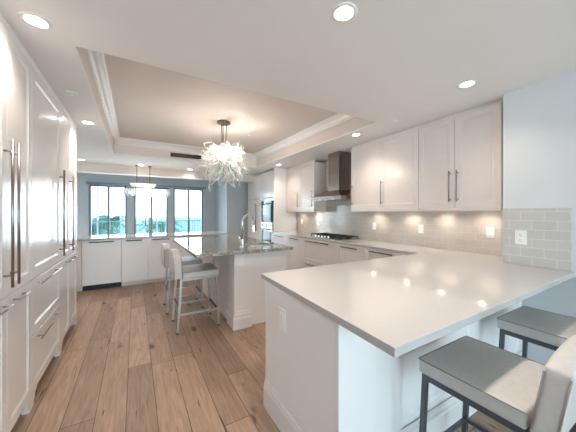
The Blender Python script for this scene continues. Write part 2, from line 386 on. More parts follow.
# --- tall run on the left (faces +X) local x = +Y
LX = -.64
def left_unit(y0, y1, kind, label):
    w = y1-y0
    zS = .90
    fr = []
    if kind == 'pair':
        h = w/2
        fr = [dict(x=(0, h), z=(zS, 2.40), h=('v', h-.045, .955, 1.775), r=.007), dict(x=(h, w), z=(zS, 2.40), h=('v', h+.045, .955, 1.775), r=.007),
              dict(x=(0, h), z=(.10, zS-.005), h=('h', h-.19, h-.04, zS-.045)), dict(x=(h, w), z=(.10, zS-.005), h=('h', h+.07, h+.24, zS-.045))]
    elif kind == 'fridge':
        fr = [dict(x=(0, w), z=(zS, 2.40), h=('v', w-.055, .955, 1.775), r=.008, st=.075),
              dict(n='drawer', x=(0, w), z=(.50, zS-.005), h=('h', .07, w-.16, zS-.045)), dict(n='drawer', x=(0, w), z=(.10, .495), h=('h', .07, w-.16, .455))]
    else:
        h = w/2
        fr = [dict(x=(0, h), z=(zS, 2.40), h=('v', h-.045, .955, 1.775), r=.007), dict(x=(h, w), z=(zS, 2.40)),
              dict(x=(0, h), z=(.10, zS-.005), h=('h', h-.22, h-.05, zS-.045)), dict(x=(h, w), z=(.10, zS-.005), h=('h', .05+h, h+.2, zS-.045))]
    o = cabinet('tall_cabinet', label, (LX, y0), PI/2, w, .66, .10, 2.4095, fr, group='tall cabinets along the left wall', toe=1)
    # crown to the ceiling
    bm = bmesh.new(); extr(bm, [(0.0, 2.410), (-.012, 2.410), (-.016, 2.424), (-.022, 2.4395), (0.02, 2.4395)], lambda p, q, i: ((0, w)[i], p, q))
    obj('crown', bm, 'trim', o)
    # bracket feet with an ogee cut
    for s in (0, 1):
        pf = [(0, .1), (0, 0), (.045, 0), (.05, .03), (.075, .045), (.085, .075), (.115, .085), (.12, .1)]
        bm = bmesh.new(); extr(bm, pf, lambda p, q, i: ((p if s == 0 else w-p), (-.018, .02)[i], q))
        obj('foot', bm, 'cab', o)
    return o
left_unit(.84, 1.655, 'pair', 'white tall pantry cabinet nearest the camera on the left, cut by the picture edge')
left_unit(1.655, 2.475, 'pair', 'white tall pantry cabinet with a close pair of long bar handles, second from the camera')
left_unit(2.475, 3.30, 'fridge', 'white panelled refrigerator cabinet, one wide door above two wide drawers')
left_unit(3.30, 4.12, 'far', 'white tall cabinet at the far end of the left row, with narrow doors')

# --- right upper cabinets: local x = -q, origin at far end
def run_unit(name, label, q0, q1, p, d, z0, z1, fronts, **kw):
    """fronts given with q ranges; converted"""
    w = q1-q0; out = []
    for f in fronts:
        f = dict(f); a, c = f['q']; f['x'] = (q1-c, q1-a)
        if 'h' in f:
            h = f['h']
            if h[0] == 'v': f['h'] = ('v', q1-h[1], h[2], h[3])
            else: f['h'] = ('h', q1-h[2], q1-h[1], h[3])
        out.append(f)
    return cabinet(name, label, Wp(p, q1), RUN, w, d, z0, z1, out, **kw)
UZ0, UZ1 = 1.42, 2.40
def rail(o, w):
    bm = bmesh.new(); box(bm, 0, -.026, 1.392, w, -.002, 1.42); box(bm, 0, -.018, 1.384, w, -.004, 1.392)
    obj('light_rail', bm, 'cabwarm', o, .002)
def filler(o, w, d=.0):
    obj('filler', bx(0, 0.0, UZ1+.001, w, .02, 2.4395), 'cabwarm', o)
UG = 'white upper cabinets on the right wall'
o = run_unit('upper_cabinet', 'white two-door upper cabinet nearest the camera, its bar handles side by side', .012, .868,   .02, .265, UZ0, UZ1,
    [dict(q=(.012, .44), z=(UZ0, UZ1), h=('v', .40, 1.485, 1.82), r=.0075), dict(q=(.44, .868), z=(UZ0, UZ1), h=('v', .48, 1.485, 1.82), r=.0075)], mat='cabwarm', group=UG)
rail(o, .856); filler(o, .856)
o = run_unit('upper_cabinet', 'wide two-door white upper cabinet just right of the range hood', .87, 2.09,   .02, .265, UZ0, UZ1,
    [dict(q=(.87, 1.476), z=(UZ0, UZ1), h=('v', 1.435, 1.485, 1.82), r=.0075), dict(q=(1.476, 2.09), z=(UZ0, UZ1), h=('v', 2.05, 1.485, 1.82), r=.0075)], mat='cabwarm', group=UG)
rail(o, 1.22); filler(o, 1.22)
o = run_unit('upper_cabinet', 'white two-door upper cabinet left of the range hood', 3.19, 4.398,   .02, .265, UZ0, UZ1,
    [dict(q=(3.19, 3.77), z=(UZ0, UZ1), h=('v', 3.235, 1.485, 1.82), r=.0075), dict(q=(3.77, 4.398), z=(UZ0, UZ1), h=('v', 3.82, 1.485, 1.82), r=.0075)], mat='cabwarm', group=UG)
rail(o, 1.208); filler(o, 1.208)

# --- right base cabinets
BG = 'base cabinets under the right-hand counter'
BX = 2.755
def base_unit(label, y0, y1, fronts):
    """local x runs from y1 towards y0"""
    out = []
    for (n, a, c, z0, z1, h0, h1) in fronts:
        f = dict(n=n, x=(y1-c, y1-a), z=(z0, z1), hm='dark', r=.008)
        if h0: f['h'] = ('h', y1-h1, y1-h0, z1-.03)
        out.append(f)
    return cabinet('base_cabinet', label, (BX, y1), -PI/2, y1-y0, .49, .10, .884, out, mat='cabwarm', group=BG, toe=1)
base_unit('cream corner cabinet where the right-hand counter meets the peninsula', 1.78, 2.07, [('door', 1.78, 2.07, .11, .88, 1.82, 1.97)])
base_unit('cream single-door cabinet second from the peninsula corner', 2.071, 2.56, [('door', 2.071, 2.56, .11, .88, 2.10, 2.46)])
base_unit('cream single-door cabinet just right of the cooktop', 2.561, 3.14, [('door', 2.561, 3.14, .11, .88, 2.69, 3.03)])
base_unit('widest cream drawer cabinet, directly under the gas cooktop', 3.141, 4.14, [('drawer', 3.141, 4.14, .11, .46, 3.32, 3.98), ('drawer', 3.141, 4.14, .463, .88, 3.32, 3.98)])
base_unit('cream single-door cabinet just left of the cooktop', 4.141, 4.70, [('door', 4.141, 4.70, .11, .88, 4.25, 4.56)])
base_unit('cream single-door cabinet beside the tall oven cabinet', 4.701, 5.44, [('door', 4.701, 5.44, .11, .88, 4.83, 5.2)])

# --- tall oven and refrigerator cabinets
tp = -.30
oc = run_unit('oven_cabinet', 'tall white cabinet holding the built-in microwave and wall oven', 4.44, 5.28, tp, .58, .10, 2.40,
    [dict(q=(4.46, 4.87), z=(1.70, 2.39), h=('h', 4.5, 4.8, 1.735)), dict(q=(4.87, 5.28), z=(1.70, 2.39), h=('h', 4.93, 5.2, 1.735)), dict(n='drawer', q=(4.46, 5.28), z=(.11, .54), h=('h', 4.6, 5.1, .5))], mat='cab', toe=1)
obj('side_panel', bx(.842, -.025, 0, .872, .58, 2.4395), 'cab', oc, .001)
obj('face_frame', bx(.0, -.02, .54, .06, 0, 1.70), 'cab', oc, .001)
fc = run_unit('refrigerator_cabinet', 'tall white cabinet left of the wall ovens with one long vertical handle', 5.282, 6.36, tp, .58, .10, 2.40,
    [dict(q=(5.282, 5.82), z=(1.70, 2.39), h=('h', 5.35, 5.7, 1.735)), dict(q=(5.82, 6.36), z=(1.70, 2.39), h=('h', 5.9, 6.25, 1.735)),
     dict(q=(5.282, 6.36), z=(.11, 1.70), h=('v', 5.6, .86, 1.62), r=.016)], mat='cab', toe=1)
def wall_oven(name, label, z0, z1, cat, ctrl):
    qa, qb = 4.50, 5.22
    o = empty(name, Wp(tp, qb)+(0,), RUN); tag(o, label, cat); w = qb-qa
    fz = z0+(z1-z0)*(.72 if ctrl else .9)
    obj('body', bx(0, -.03, z0, w, -.001, z1), 'steel' if ctrl else 'ovenglass', o, .003)
    obj('glass_door', bx(.05, -.045, z0+.04, w-.05, -.0305, fz-.05), 'ovenglass', o, .004)
    handle(o, 'h', .06, w-.06, fz-.018, y=-.030, r=.012, mat='steel', off=.05)
    if ctrl:
        obj('control_panel', bx(.02, -.038, fz+.012, w-.02, -.0305, z1-.012), 'steel', o, .002)
        obj('display', bx(w*.4, -.041, fz+.03, w*.6, -.0385, z1-.035), 'ovenglass', o)
        for xx in (.15, .85):
            bm = bmesh.new(); tube(bm, [(w*xx, -.038, (fz+z1)/2), (w*xx, -.062, (fz+z1)/2)], .02, 16); obj('knob', bm, 'steel', o, .002)
    return o
wall_oven('microwave_oven', 'built-in microwave with dark glass, above the wall oven', 1.13, 1.66, 'microwave', False)
wall_oven('wall_oven', 'stainless built-in oven with dark glass door, below the microwave', .56, 1.12, 'oven', True)

# --- far counter cabinets facing the camera
FY = 5.68
filo = cabinet('filler_cabinet', 'narrow cream filler panel left of the dishwasher', (-1.31, FY), 0, .52, .58, .08, .884, [dict(x=(0, .52), z=(.09, .88), flat=True)], mat='cabwarm', toe=1, toemat='cab')
dw = cabinet('dishwasher', 'white panel-front dishwasher over a black kick strip in the far counter', (-.785, FY), 0, .57, .58, .10, .884, [dict(x=(0, .57), z=(.10, .88), flat=True, h=('h', .10, .46, .85), hm='dark', r=.008)], cat='dishwasher', mat='cabback', toe=1, toemat='black')
FG = 'cabinets under the far window-side counter'
cabinet('base_cabinet', 'white single-door cabinet right of the dishwasher', (-.212, FY), 0, .43, .58, .08, .884, [dict(x=(0, .43), z=(.09, .88), flat=True, h=('h', .07, .33, .85), hm='dark', r=.008)], group=FG, mat='cabback', toe=1, toemat='cab')
cabinet('base_cabinet', 'white cabinet below the far sink faucet', (.22, FY), 0, .47, .58, .08, .884, [dict(x=(0, .47), z=(.09, .88), flat=True, h=('h', .07, .37, .85), hm='dark', r=.008)], group=FG, mat='cabback', toe=1, toemat='cab')
cabinet('base_cabinet', 'white cabinet at the right end of the far counter, behind the island', (.692, FY), 0, .95, .58, .08, .884, [dict(x=(0, .47), z=(.09, .88), flat=True, h=('h', .07, .4, .85), hm='dark', r=.008), dict(x=(.47, .95), z=(.09, .88), flat=True, h=('h', .55, .88, .85), hm='dark', r=.008)], group=FG, mat='cabback', toe=1, toemat='cab')
bm = bmesh.new()
poly = [(-1.31, 5.63), (1.62, 5.63)]+[(1.62+.30*math.cos(a), 5.98+.35*math.sin(a)) for a in [R(k) for k in range(-80, 81, 10)]]+[(1.62, 6.33), (-1.31, 6.33)]
prism(bm, poly, .885, .92)
tag(obj('far_countertop', bm, 'quartz', None, .003), 'white quartz countertop with a rounded right end, in front of the windows', 'countertop')

# ------------------------------------------------------------------ big L-shaped countertop
inner = Wp(-.47, .69); q_end = 4.435
poly = [(.745, .568), (2.877, .60), (2.877, 1.058), (Wp(.298, 0)[0], 1.058), Wp(.298, q_end), Wp(-.47, q_end), (inner[0], inner[1]), (.807, 1.766)]
# keep it in front of the tall cabinet panel
poly[4] = Wp(.298, 4.40); poly[5] = Wp(-.443, 4.40); poly[6] = (2.73, 1.757)
bm = bmesh.new(); prism(bm, poly, .885, .92)
tag(obj('l_shaped_countertop', bm, 'quartz', None, .003), 'large white quartz countertop of the foreground peninsula, continuing along the right wall', 'countertop')

# peninsula base
pb = empty('kitchen_peninsula', (.80, .92, 0)); tag(pb, 'white panelled base under the foreground peninsula countertop', 'kitchen peninsula')
obj('body', bx(.012, .012, 0, 2.07, .74, .884), 'cabback', pb)
obj('end_panel', bx(0, .012, 0, .0118, .76, .884), 'cabback', pb, .001)
obj('corner_post', bx(0, -.012, 0, .455, .0118, .884), 'cabback', pb, .0015)
for (a, c) in ((.456, 1.26), (1.261, 2.07)):
    d_ = obj('back_panel', door_bm(a, .16, c, .884, t=.016, st=.075), 'cabback', pb); d_.location.y = .0118
bbp = [(0, 0), (-.014, 0), (-.014, .125), (-.010, .135), (-.010, .15), (-.004, .162), (-.003, .175), (0, .178)]
bm = bmesh.new()
extr(bm, bbp, lambda p, q, i: (p-.001, (-.012+p, .76)[i], q*1.08))
extr(bm, bbp, lambda p, q, i: ((0+p, 2.07)[i], p-.0125, q*1.08))
obj('baseboard', bm, 'trim', pb)
def outlet(loc, rz, w, h, label, kind='duplex', name='wall_outlet', cat='outlet', group='white cover plates'):
    o = empty(name, loc, rz); tag(o, label, cat, group)
    obj('cover_plate', bx(-w/2, -.006, -h/2, w/2, 0, h/2), 'plate', o, .002)
    if kind == 'duplex':
        for s in (-1, 1):
            r_ = obj('receptacle', bx(-w*.26, -.008, s*h*.2-h*.13, w*.26, -.0061, s*h*.2+h*.13), 'plate', o, .001)
            bm = bmesh.new()
            for dx in (-.007, .007): box(bm, dx-.0012, -.0092, s*h*.2-.002, dx+.0012, -.0081, s*h*.2+.008)
            tube(bm, [(0, -.0081, s*h*.2-.009), (0, -.0092, s*h*.2-.009)], .0022, 8)
            obj('slot', bm, 'slot', r_)
    else:
        obj('rocker', bx(-w*.22, -.0095, -h*.3, w*.22, -.0061, h*.3), 'plate', o, .001)
    return o
outlet((.7995, 1.43, .70), -PI/2, .085, .135, 'white outlet plate on the left end of the foreground peninsula', 'rocker')

# ------------------------------------------------------------------ backsplash
bs = obj('backsplash', bx(.29, 0.0, .921, .2995, 4.40, 1.50), 'tile'); bs.location = (O[0], O[1], 0); bs.rotation_euler[2] = -PH
tag(bs, 'greige subway tile backsplash running behind the cooktop under the upper cabinets', 'backsplash')
bs2 = obj('backsplash', bx(-.001, 0, 0, .0, .43, .485), 'tilecool'); bs2.location = (2.8795, .625, .921)
bs2.scale = (8, 1, 1)
tag(bs2, 'short grey subway tile panel on the near wall at the right end of the peninsula', 'backsplash')
def run_outlet(x_q, z, label, kind='rocker'):
    p = Wp(.289, x_q); outlet((p[0], p[1], z), RUN, .075, .115, label, kind)
run_outlet(.235, 1.155, 'white duplex outlet on the backsplash at its near end under the closest upper cabinet', 'duplex')
run_outlet(1.04, 1.15, 'white switch plate on the backsplash, second from the near end')
run_outlet(1.861, 1.15, 'white switch plate on the backsplash right of the cooktop')
run_outlet(3.46, 1.15, 'white switch plate on the backsplash just left of the cooktop')
run_outlet(4.15, 1.15, 'white switch plate on the backsplash next to the tall oven cabinet')
outlet((2.8705, .925, 1.155), -PI/2, .08, .12, 'white duplex outlet in the short grey tile panel at the right', 'duplex')

# ------------------------------------------------------------------ cooktop
ct = empty('gas_cooktop', (2.80, 4.08, .9205), -PI/2); tag(ct, 'stainless gas cooktop with black cast-iron grates, set in the right-hand counter', 'cooktop')
ct.scale = (.9, .94, 1); CW, CD = 1.02, .50
obj('tray', bx(0, 0, 0, CW, CD, .012), 'steel', ct, .004)
for i in range(3):
    x0 = .03+i*.325
    bm = bmesh.new(); t_ = .014; w = .31; h0, h1 = .038, .052
    for (a, b_, c, d_) in ((0, .09, w, .09+t_), (0, CD-.04-t_, w, CD-.04), (0, .09, t_, CD-.04), (w-t_, .09, w, CD-.04), (0, .28, w, .28+t_), (w/2-t_/2, .09, w/2+t_/2, CD-.04)):
        box(bm, x0+a, b_, h0, x0+c, d_, h1)
    for (fx, fy) in ((0, .09), (w-t_, .09), (0, CD-.04-t_), (w-t_, CD-.04-t_)): box(bm, x0+fx, fy, .0125, x0+fx+t_, fy+t_, h0)
    obj('grate', bm, 'black', ct, .002)
for (bx_, by_) in ((.185, .18), (.185, .38), (.51, .28), (.835, .18), (.835, .38)):
    bm = bmesh.new(); lathe(bm, [(.05, .0125), (.05, .02), (.036, .024), (.036, .033), (.02, .036)], 24, (bx_, by_, 0)); obj('burner', bm, 'black', ct, smooth=False)
for i in range(5):
    bm = bmesh.new(); lathe(bm, [(.02, .0125), (.02, .018), (.016, .02), (.014, .042), (.01, .044)], 20, (.26+i*.10, .045, 0)); obj('knob', bm, 'chrome', ct, smooth=False)

# ------------------------------------------------------------------ range hood
hd = empty('range_hood', Wp(-.22, 3.10)+(0,), RUN); tag(hd, 'stainless steel chimney range hood with a thin projecting visor over the cooktop', 'range hood')
# local x 0..1.0 (q 3.10 -> 2.10), local y 0..0.508 (back wall)
obj('chimney', bx(.41, .20, 1.76, .725, .505, 2.4395), 'hoodsteel', hd, .002)
bm = bmesh.new()
def fr(zb, zt, rb, rt):
    a = [bm.verts.new((x, y, zb)) for x, y in ((rb[0], rb[1]), (rb[2], rb[1]), (rb[2], rb[3]), (rb[0], rb[3]))]
    c = [bm.verts.new((x, y, zt)) for x, y in ((rt[0], rt[1]), (rt[2], rt[1]), (rt[2], rt[3]), (rt[0], rt[3]))]
    bm.faces.new(a[::-1]); bm.faces.new(c)
    for k in range(4): bm.faces.new((a[k], a[(k+1) % 4], c[(k+1) % 4], c[k]))
fr(1.655, 1.759, (.06, .06, .94, .505), (.38, .17, .755, .505))
obj('canopy', bm, 'hoodsteel', hd, .002)
obj('base_box', bx(.05, .05, 1.60, .95, .505, 1.654), 'hoodsteel', hd, .003)
obj('visor', bx(0, -.06, 1.618, 1.0, .0495, 1.630), 'hoodsteel', hd, .002)
obj('filter', bx(.1, .1, 1.592, .9, .46, 1.5995), 'steel', hd)
for xx in (.3, .7):
    bm = bmesh.new(); lathe(bm, [(.03, 1.588), (.03, 1.5995)], 20, (xx, .08, 0)); obj('hood_lamp', bm, 'plate', hd)
for k in range(4):
    bm = bmesh.new(); tube(bm, [(.38+k*.07, .0499, 1.627), (.38+k*.07, .045, 1.627)], .006, 10); obj('button', bm, 'dark', hd)

# ------------------------------------------------------------------ island
IX0, IX1, IY0, IY1 = 1.0, 1.715, 2.94, 4.70
ib = empty('kitchen_island', (IX0, IY0, 0)); tag(ib, 'white island cabinet with stepped baseboard below the granite top', 'kitchen island')
bwx, bwy = IX1-IX0, IY1-IY0
obj('body', bx(.03, .03, .0, bwx, bwy, .889), 'cabback', ib)
obj('corner_post', bx(0, -.0, 0, .215, .0298, .889), 'cabback', ib, .001)
obj('corner_post', bx(0, .03, 0, .0298, .25, .889), 'cabback', ib, .001)
for k in range(2):
    a = .26+k*.74; d_ = obj('side_panel', door_bm(a, .2, a+.72, .885, t=.014, st=.07), 'cabback', ib); d_.rotation_euler[2] = -PI/2; d_.location = (.03, .26+.72+a*0+k*.74+a, 0)
bm = bmesh.new(); b2p = [(0, 0), (-.016, 0), (-.016, .125), (-.011, .135), (-.011, .165), (-.004, .185), (-.003, .205), (0, .21)]
extr(bm, b2p, lambda p, q, i: (p-.0005, (p, .25)[i], q)); extr(bm, b2p, lambda p, q, i: ((p, .215)[i], p-.0005, q))
extr(bm, b2p, lambda p, q, i: (p+.0295, (.25, bwy)[i], q))
obj('baseboard', bm, 'trim', ib)
# countertop with cut-out for the sink
def top_with_hole(x0, y0, x1, y1, hx0, hy0, hx1, hy1, z0, z1):
    bm = bmesh.new()
    xs_, ys_ = [x0, hx0, hx1, x1], [y0, hy0, hy1, y1]
    g = {}
    for zi, z in enumerate((z0, z1)):
        for i, x in enumerate(xs_):
            for j, y in enumerate(ys_): g[i, j, zi] = bm.verts.new((x, y, z))
    for zi in (0, 1):
        for i in range(3):
            for j in range(3):
                if (i, j) != (1, 1): bm.faces.new((g[i, j, zi], g[i+1, j, zi], g[i+1, j+1, zi], g[i, j+1, zi]))
    for i in range(3):
        bm.faces.new((g[i, 0, 0], g[i+1, 0, 0], g[i+1, 0, 1], g[i, 0, 1])); bm.faces.new((g[i, 3, 0], g[i+1, 3, 0], g[i+1, 3, 1], g[i, 3, 1]))
        bm.faces.new((g[0, i, 0], g[0, i+1, 0], g[0, i+1, 1], g[0, i, 1])); bm.faces.new((g[3, i, 0], g[3, i+1, 0], g[3, i+1, 1], g[3, i, 1]))
    bm.faces.new((g[1, 1, 0], g[2, 1, 0], g[2, 1, 1], g[1, 1, 1])); bm.faces.new((g[1, 2, 0], g[2, 2, 0], g[2, 2, 1], g[1, 2, 1]))
    bm.faces.new((g[1, 1, 0], g[1, 2, 0], g[1, 2, 1], g[1, 1, 1])); bm.faces.new((g[2, 1, 0], g[2, 2, 0], g[2, 2, 1], g[2, 1, 1]))
    return bm
SH = (1.30, 3.14, 1.66, 3.56)
tag(obj('island_countertop', top_with_hole(.55, 2.86, 1.755, 4.78, *SH, .891, .93), 'granite', None, .003), 'glossy speckled grey granite countertop on the island', 'countertop')
sk = empty('prep_sink', ((SH[0]+SH[2])/2, (SH[1]+SH[3])/2, .891)); tag(sk, 'small stainless prep sink set in the island granite', 'sink')
hw, hh = (SH[2]-SH[0])/2, (SH[3]-SH[1])/2
bm = bmesh.new()
box(bm, -hw, -hh, -.0015+.0, hw, hh, 0); bm.free(); bm = bmesh.new()
for (a, b_, c, d_) in ((-hw+.001, -hh+.001, -hw+.007, hh-.001), (hw-.007, -hh+.001, hw-.001, hh-.001), (-hw+.007, -hh+.001, hw-.007, -hh+.007), (-hw+.007, hh-.007, hw-.007, hh-.001)): box(bm, a, b_, .001, c, d_, .038)
obj('rim', bm, 'steel', sk)

# faucets
def faucet(loc, rz, label, H, reach, lever=1, mt='chrome'):
    o = empty('faucet', loc, rz); tag(o, label, 'faucet', 'gooseneck faucets')
    bm = bmesh.new(); lathe(bm, [(.03, 0), (.03, .008), (.022, .014), (.019, .10), (.016, .105)], 24); obj('base', bm, mt, o, smooth=False, bevel=.001)
    r = reach/2; pts = [(0, 0, .1), (0, 0, H-r)]
    for k in range(1, 13):
        a = PI-PI*k/12; pts.append((r+r*math.cos(a), 0, H-r+r*math.sin(a)))
    pts.append((reach, 0, H-r-.04))
    bm = bmesh.new(); tube(bm, pts, .0115, 14); obj('spout', bm, mt, o, smooth=True)
    bm = bmesh.new(); tube(bm, [(reach, 0, H-r-.03), (reach+.004, 0, H-r-.12)], [.014, .017], 16); obj('spray_head', bm, mt, o, smooth=False)
    bm = bmesh.new(); tube(bm, [(0, 0, .07), (0, lever*.03, .075), (-.01, lever*.05, .14)], [.011, .009, .006], 10); obj('lever', bm, mt, o, smooth=True)
    return o
faucet((1.17, 3.13, .93), R(25), 'tall polished gooseneck faucet on the island beside the prep sink', .41, .21)
faucet((.27, 6.15, .92), R(-115), 'slim gooseneck faucet on the far counter in front of the middle window', .38, .2, mt='nickel')
outlet((1.075, 2.9395, .80), 0, .07, .115, 'white outlet plate on the island post below the granite', 'rocker')

# ------------------------------------------------------------------ stools (seat front faces local +Y)
def pad_bm(x0, y0, z0, x1, y1, z1, crown=0):
    bm = bmesh.new(); nx, ny = 8, 8
    tops = [[None]*(ny+1) for _ in range(nx+1)]; bots = [[None]*(ny+1) for _ in range(nx+1)]
    for i in range(nx+1):
        for j in range(ny+1):
            u, v = i/nx, j/ny
            c = crown*(1-(2*u-1)**4)*(1-(2*v-1)**4)
            tops[i][j] = bm.verts.new((x0+(x1-x0)*u, y0+(y1-y0)*v, z1-crown+c)); bots[i][j] = bm.verts.new((x0+(x1-x0)*u, y0+(y1-y0)*v, z0))
    for i in range(nx):
        for j in range(ny):
            bm.faces.new((tops[i][j], tops[i+1][j], tops[i+1][j+1], tops[i][j+1])); bm.faces.new((bots[i][j], bots[i][j+1], bots[i+1][j+1], bots[i+1][j]))
    for i in range(nx):
        bm.faces.new((tops[i][0], bots[i][0], bots[i+1][0], tops[i+1][0])); bm.faces.new((tops[i][ny], tops[i+1][ny], bots[i+1][ny], bots[i][ny]))
        bm.faces.new((tops[0][i], tops[0][i+1], bots[0][i+1], bots[0][i])); bm.faces.new((tops[nx][i], bots[nx][i], bots[nx][i+1], tops[nx][i+1]))
    return bm
def make_stool(label, metal, seatm, backm, group, ln=.16, th=.028):
    o = empty('counter_stool'); tag(o, label, 'stool', group)
    w = .225; zt = .67; zs = .598
    s_ = obj('seat', pad_bm(-w, .05, zs, w, .455, zt, .006), seatm, o, .010, smooth=True, seg=3)
    bm = bmesh.new(); loop = [(-w-.001, .045), (-w-.001, .45), (-w+.006, .456), (w-.006, .456), (w+.001, .45), (w+.001, .045)]
    tube(bm, [(x, y, zt-.008) for x, y in loop], .0028, 6); obj('piping', bm, 'piping', s_, smooth=True)
    # backrest: slab leaning back, arched top edge
    bm = bmesh.new(); n = 14; zb = zs
    rows = []
    for i in range(n+1):
        u = i/n; x = -w+2*w*u; zt2 = .855+.045*math.sin(PI*u)**.8
        col = []
        for k in range(7):
            z = zb+(zt2-zb)*k/6; lean = -(z-zb)*ln
            col.append((bm.verts.new((x, .046+lean, z)), bm.verts.new((x, -th+lean, z))))
        rows.append(col)
    for a, c in zip(rows, rows[1:]):
        for k in range(6):
            bm.faces.new((a[k][0], c[k][0], c[k+1][0], a[k+1][0])); bm.faces.new((a[k][1], a[k+1][1], c[k+1][1], c[k][1]))
        bm.faces.new((a[6][0], c[6][0], c[6][1], a[6][1])); bm.faces.new((a[0][0], a[0][1], c[0][1], c[0][0]))
    for col, fl_ in ((rows[0], 0), (rows[-1], 1)):
        for k in range(6):
            q = (col[k][0], col[k+1][0], col[k+1][1], col[k][1]); bm.faces.new(q if fl_ else q[::-1])
    b_ = obj('backrest', bm, backm, o, .012, smooth=True, seg=3)
    for sy, y0 in ((1, .046), (-1, -th)):
        for sx_ in (-1, 1):
            bm = bmesh.new()
            tube(bm, [(sx_*(w+.0005), y0-(z-zb)*ln-sy*.004, z) for z in (zb+.02, zb+.12, zb+.24)], .0025, 6)
            obj('piping', bm, 'piping', b_, smooth=True)
    bm = bmesh.new(); f = .02; L = .205
    box(bm, -L-f/2, .05, zs-.03, -L+f/2, .425, zs-.001); box(bm, L-f/2, .05, zs-.03, L+f/2, .425, zs-.001)
    box(bm, -L+f/2, .405, zs-.03, L-f/2, .425, zs-.001); box(bm, -L+f/2, .05, zs-.03, L-f/2, .07, zs-.001)
    obj('seat_frame', bm, metal, o, .002)
    t_ = .012
    for sx_ in (-1, 1):
        for (yt, yb) in ((.43, .46), (.035, -.005)):
            bm = bmesh.new(); X = sx_*L
            v1 = [bm.verts.new((X+a, yb+c, 0.012)) for a, c in ((-t_, -t_), (t_, -t_), (t_, t_), (-t_, t_))]
            v2 = [bm.verts.new((X+a, yt+c, zs-.001)) for a, c in ((-t_, -t_), (t_, -t_), (t_, t_), (-t_, t_))]
            bm.faces.new(v1[::-1]); bm.faces.new(v2)
            for k in range(4): bm.faces.new((v1[k], v1[(k+1) % 4], v2[(k+1) % 4], v2[k]))
            lg = obj('leg', bm, metal, o, .002)
            bm = bmesh.new(); lathe(bm, [(.016, 0), (.016, .0118)], 14, (X, yb, 0)); obj('foot_cap', bm, 'black', lg)
    # stretchers
    def yat(front, z): return (.46-.03*z/.6) if front else (-.005+.04*z/.6)
    for (x0, y0, x1, y1, z) in ((-L, yat(1, .2), L, yat(1, .2), .2), (-L, yat(0, .27), L, yat(0, .27), .27)):
        obj('stretcher', bx(x0+t_, y0-.008, z-.01, x1-t_, y0+.008, z+.01), 'dark' if metal == 'stoolpale' else metal, o, .002)
    for sx_ in (-1, 1): obj('stretcher', bx(sx_*L-.008, yat(0, .2)+t_, .19, sx_*L+.008, yat(1, .2)-t_, .21), metal, o, .002)
    return o
SG = 'counter stools'
s1 = make_stool('greige leather counter stool under the foreground peninsula, nearest the camera', 'stoolmetal', 'leather', 'leather', SG)
s1.location = (1.412, .318, 0)
s2 = copy_tree(s1); s2.location = (2.315, .345, 0); s2['label'] = 'greige leather counter stool at the right end of the peninsula, next to the wall'
s3 = make_stool('cream-backed counter stool with satin metal legs at the island, nearer the camera', 'stoolpale', 'leather', 'leatherpale', SG, ln=.05, th=.042)
s3.rotation_euler[2] = -PI/2; s3.location = (.42, 3.37, 0); s3.scale = (1, 1, 1.035)
s4 = copy_tree(s3); s4.location = (.385, 4.08, 0); s4['label'] = 'cream-backed counter stool at the island, half hidden behind the nearer stool'

# ------------------------------------------------------------------ ceiling lights
def can(x, y, label, power=26, r=.056):
    o = empty('recessed_light', (x, y, CZ)); tag(o, label, 'ceiling light', 'recessed ceiling lights')
    bm = bmesh.new()
    n = 32; prof = [(r+.015, -.0005), (r+.013, -.005), (r, -.006), (r-.006, -.0035)]
    rings = [[bm.verts.new((a*math.cos(2*PI*k/n), a*math.sin(2*PI*k/n), z)) for k in range(n)] for a, z in prof]
    for a, c in zip(rings, rings[1:]):
        for k in range(n): bm.faces.new((a[k], a[(k+1) % n], c[(k+1) % n], c[k]))
    obj('trim_ring', bm, 'trim', o, smooth=True)
    bm = bmesh.new(); lathe(bm, [(r-.006, -.0035), (r-.006, -.0008)], 32); obj('lens', bm, 'lamp', o)
    l = bpy.data.lights.new('lamp', 'SPOT'); l.energy = power*1.7; l.color = (1, .845, .735); l.spot_size = R(138); l.spot_blend = 1; l.shadow_soft_size = .06
    lo = bpy.data.objects.new('lamp_light', l); COL.objects.link(lo); lo.parent = o; lo.location = (0, 0, -.03)
for x, y, lb, pw in ((-.476, 1.97, 'lit recessed downlight above the tall pantry cabinets, largest at top left', 8),
                 (.967, 1.055, 'lit recessed downlight at the top centre of the photo, in front of the tray ceiling', 27),
                 (2.385, 1.12, 'lit recessed downlight above the right end of the peninsula', 6),
                 (-.483, 3.88, 'lit recessed downlight left of the tray ceiling, above the far tall cabinet', 13),
                 (2.62, 2.62, 'lit recessed downlight right of the tray corner, near the upper cabinets', 9),
                 (2.78, 5.15, 'lit recessed downlight near the tall oven cabinet', 7),
                 (-.93, 6.66, 'lit recessed downlight leftmost in the row before the far beam', 16),
                 (.119, 6.72, 'lit recessed downlight in the row before the far beam, above the crystal chandelier', 15),
                 (1.18, 6.82, 'lit recessed downlight rightmost in the row before the far beam', 15)):
    can(x, y, lb, pw)
def disc(x, y, z, r, name, label, cat):
    o = empty(name, (x, y, z)); tag(o, label, cat)
    bm = bmesh.new(); lathe(bm, [(r*.8, -.012), (r, -.008), (r, -.0005)], 28); obj('cover', bm, 'trim', o)
    bm = bmesh.new(); lathe(bm, [(r*.35, -.0165), (r*.4, -.0122)], 20); obj('cap', bm, 'plate', o)
disc(-.49, 3.0, CZ, .05, 'sprinkler_cover', 'small white unlit ceiling cap on the left, between two downlights', 'sprinkler')
disc(2.6, 1.98, CZ, .04, 'sprinkler_cover', 'small white ceiling cap above the wide upper cabinet', 'sprinkler')
disc(1.75, 4.3, TZ, .04, 'smoke_detector', 'small white disc on the tray ceiling right of the glass chandelier', 'detector')

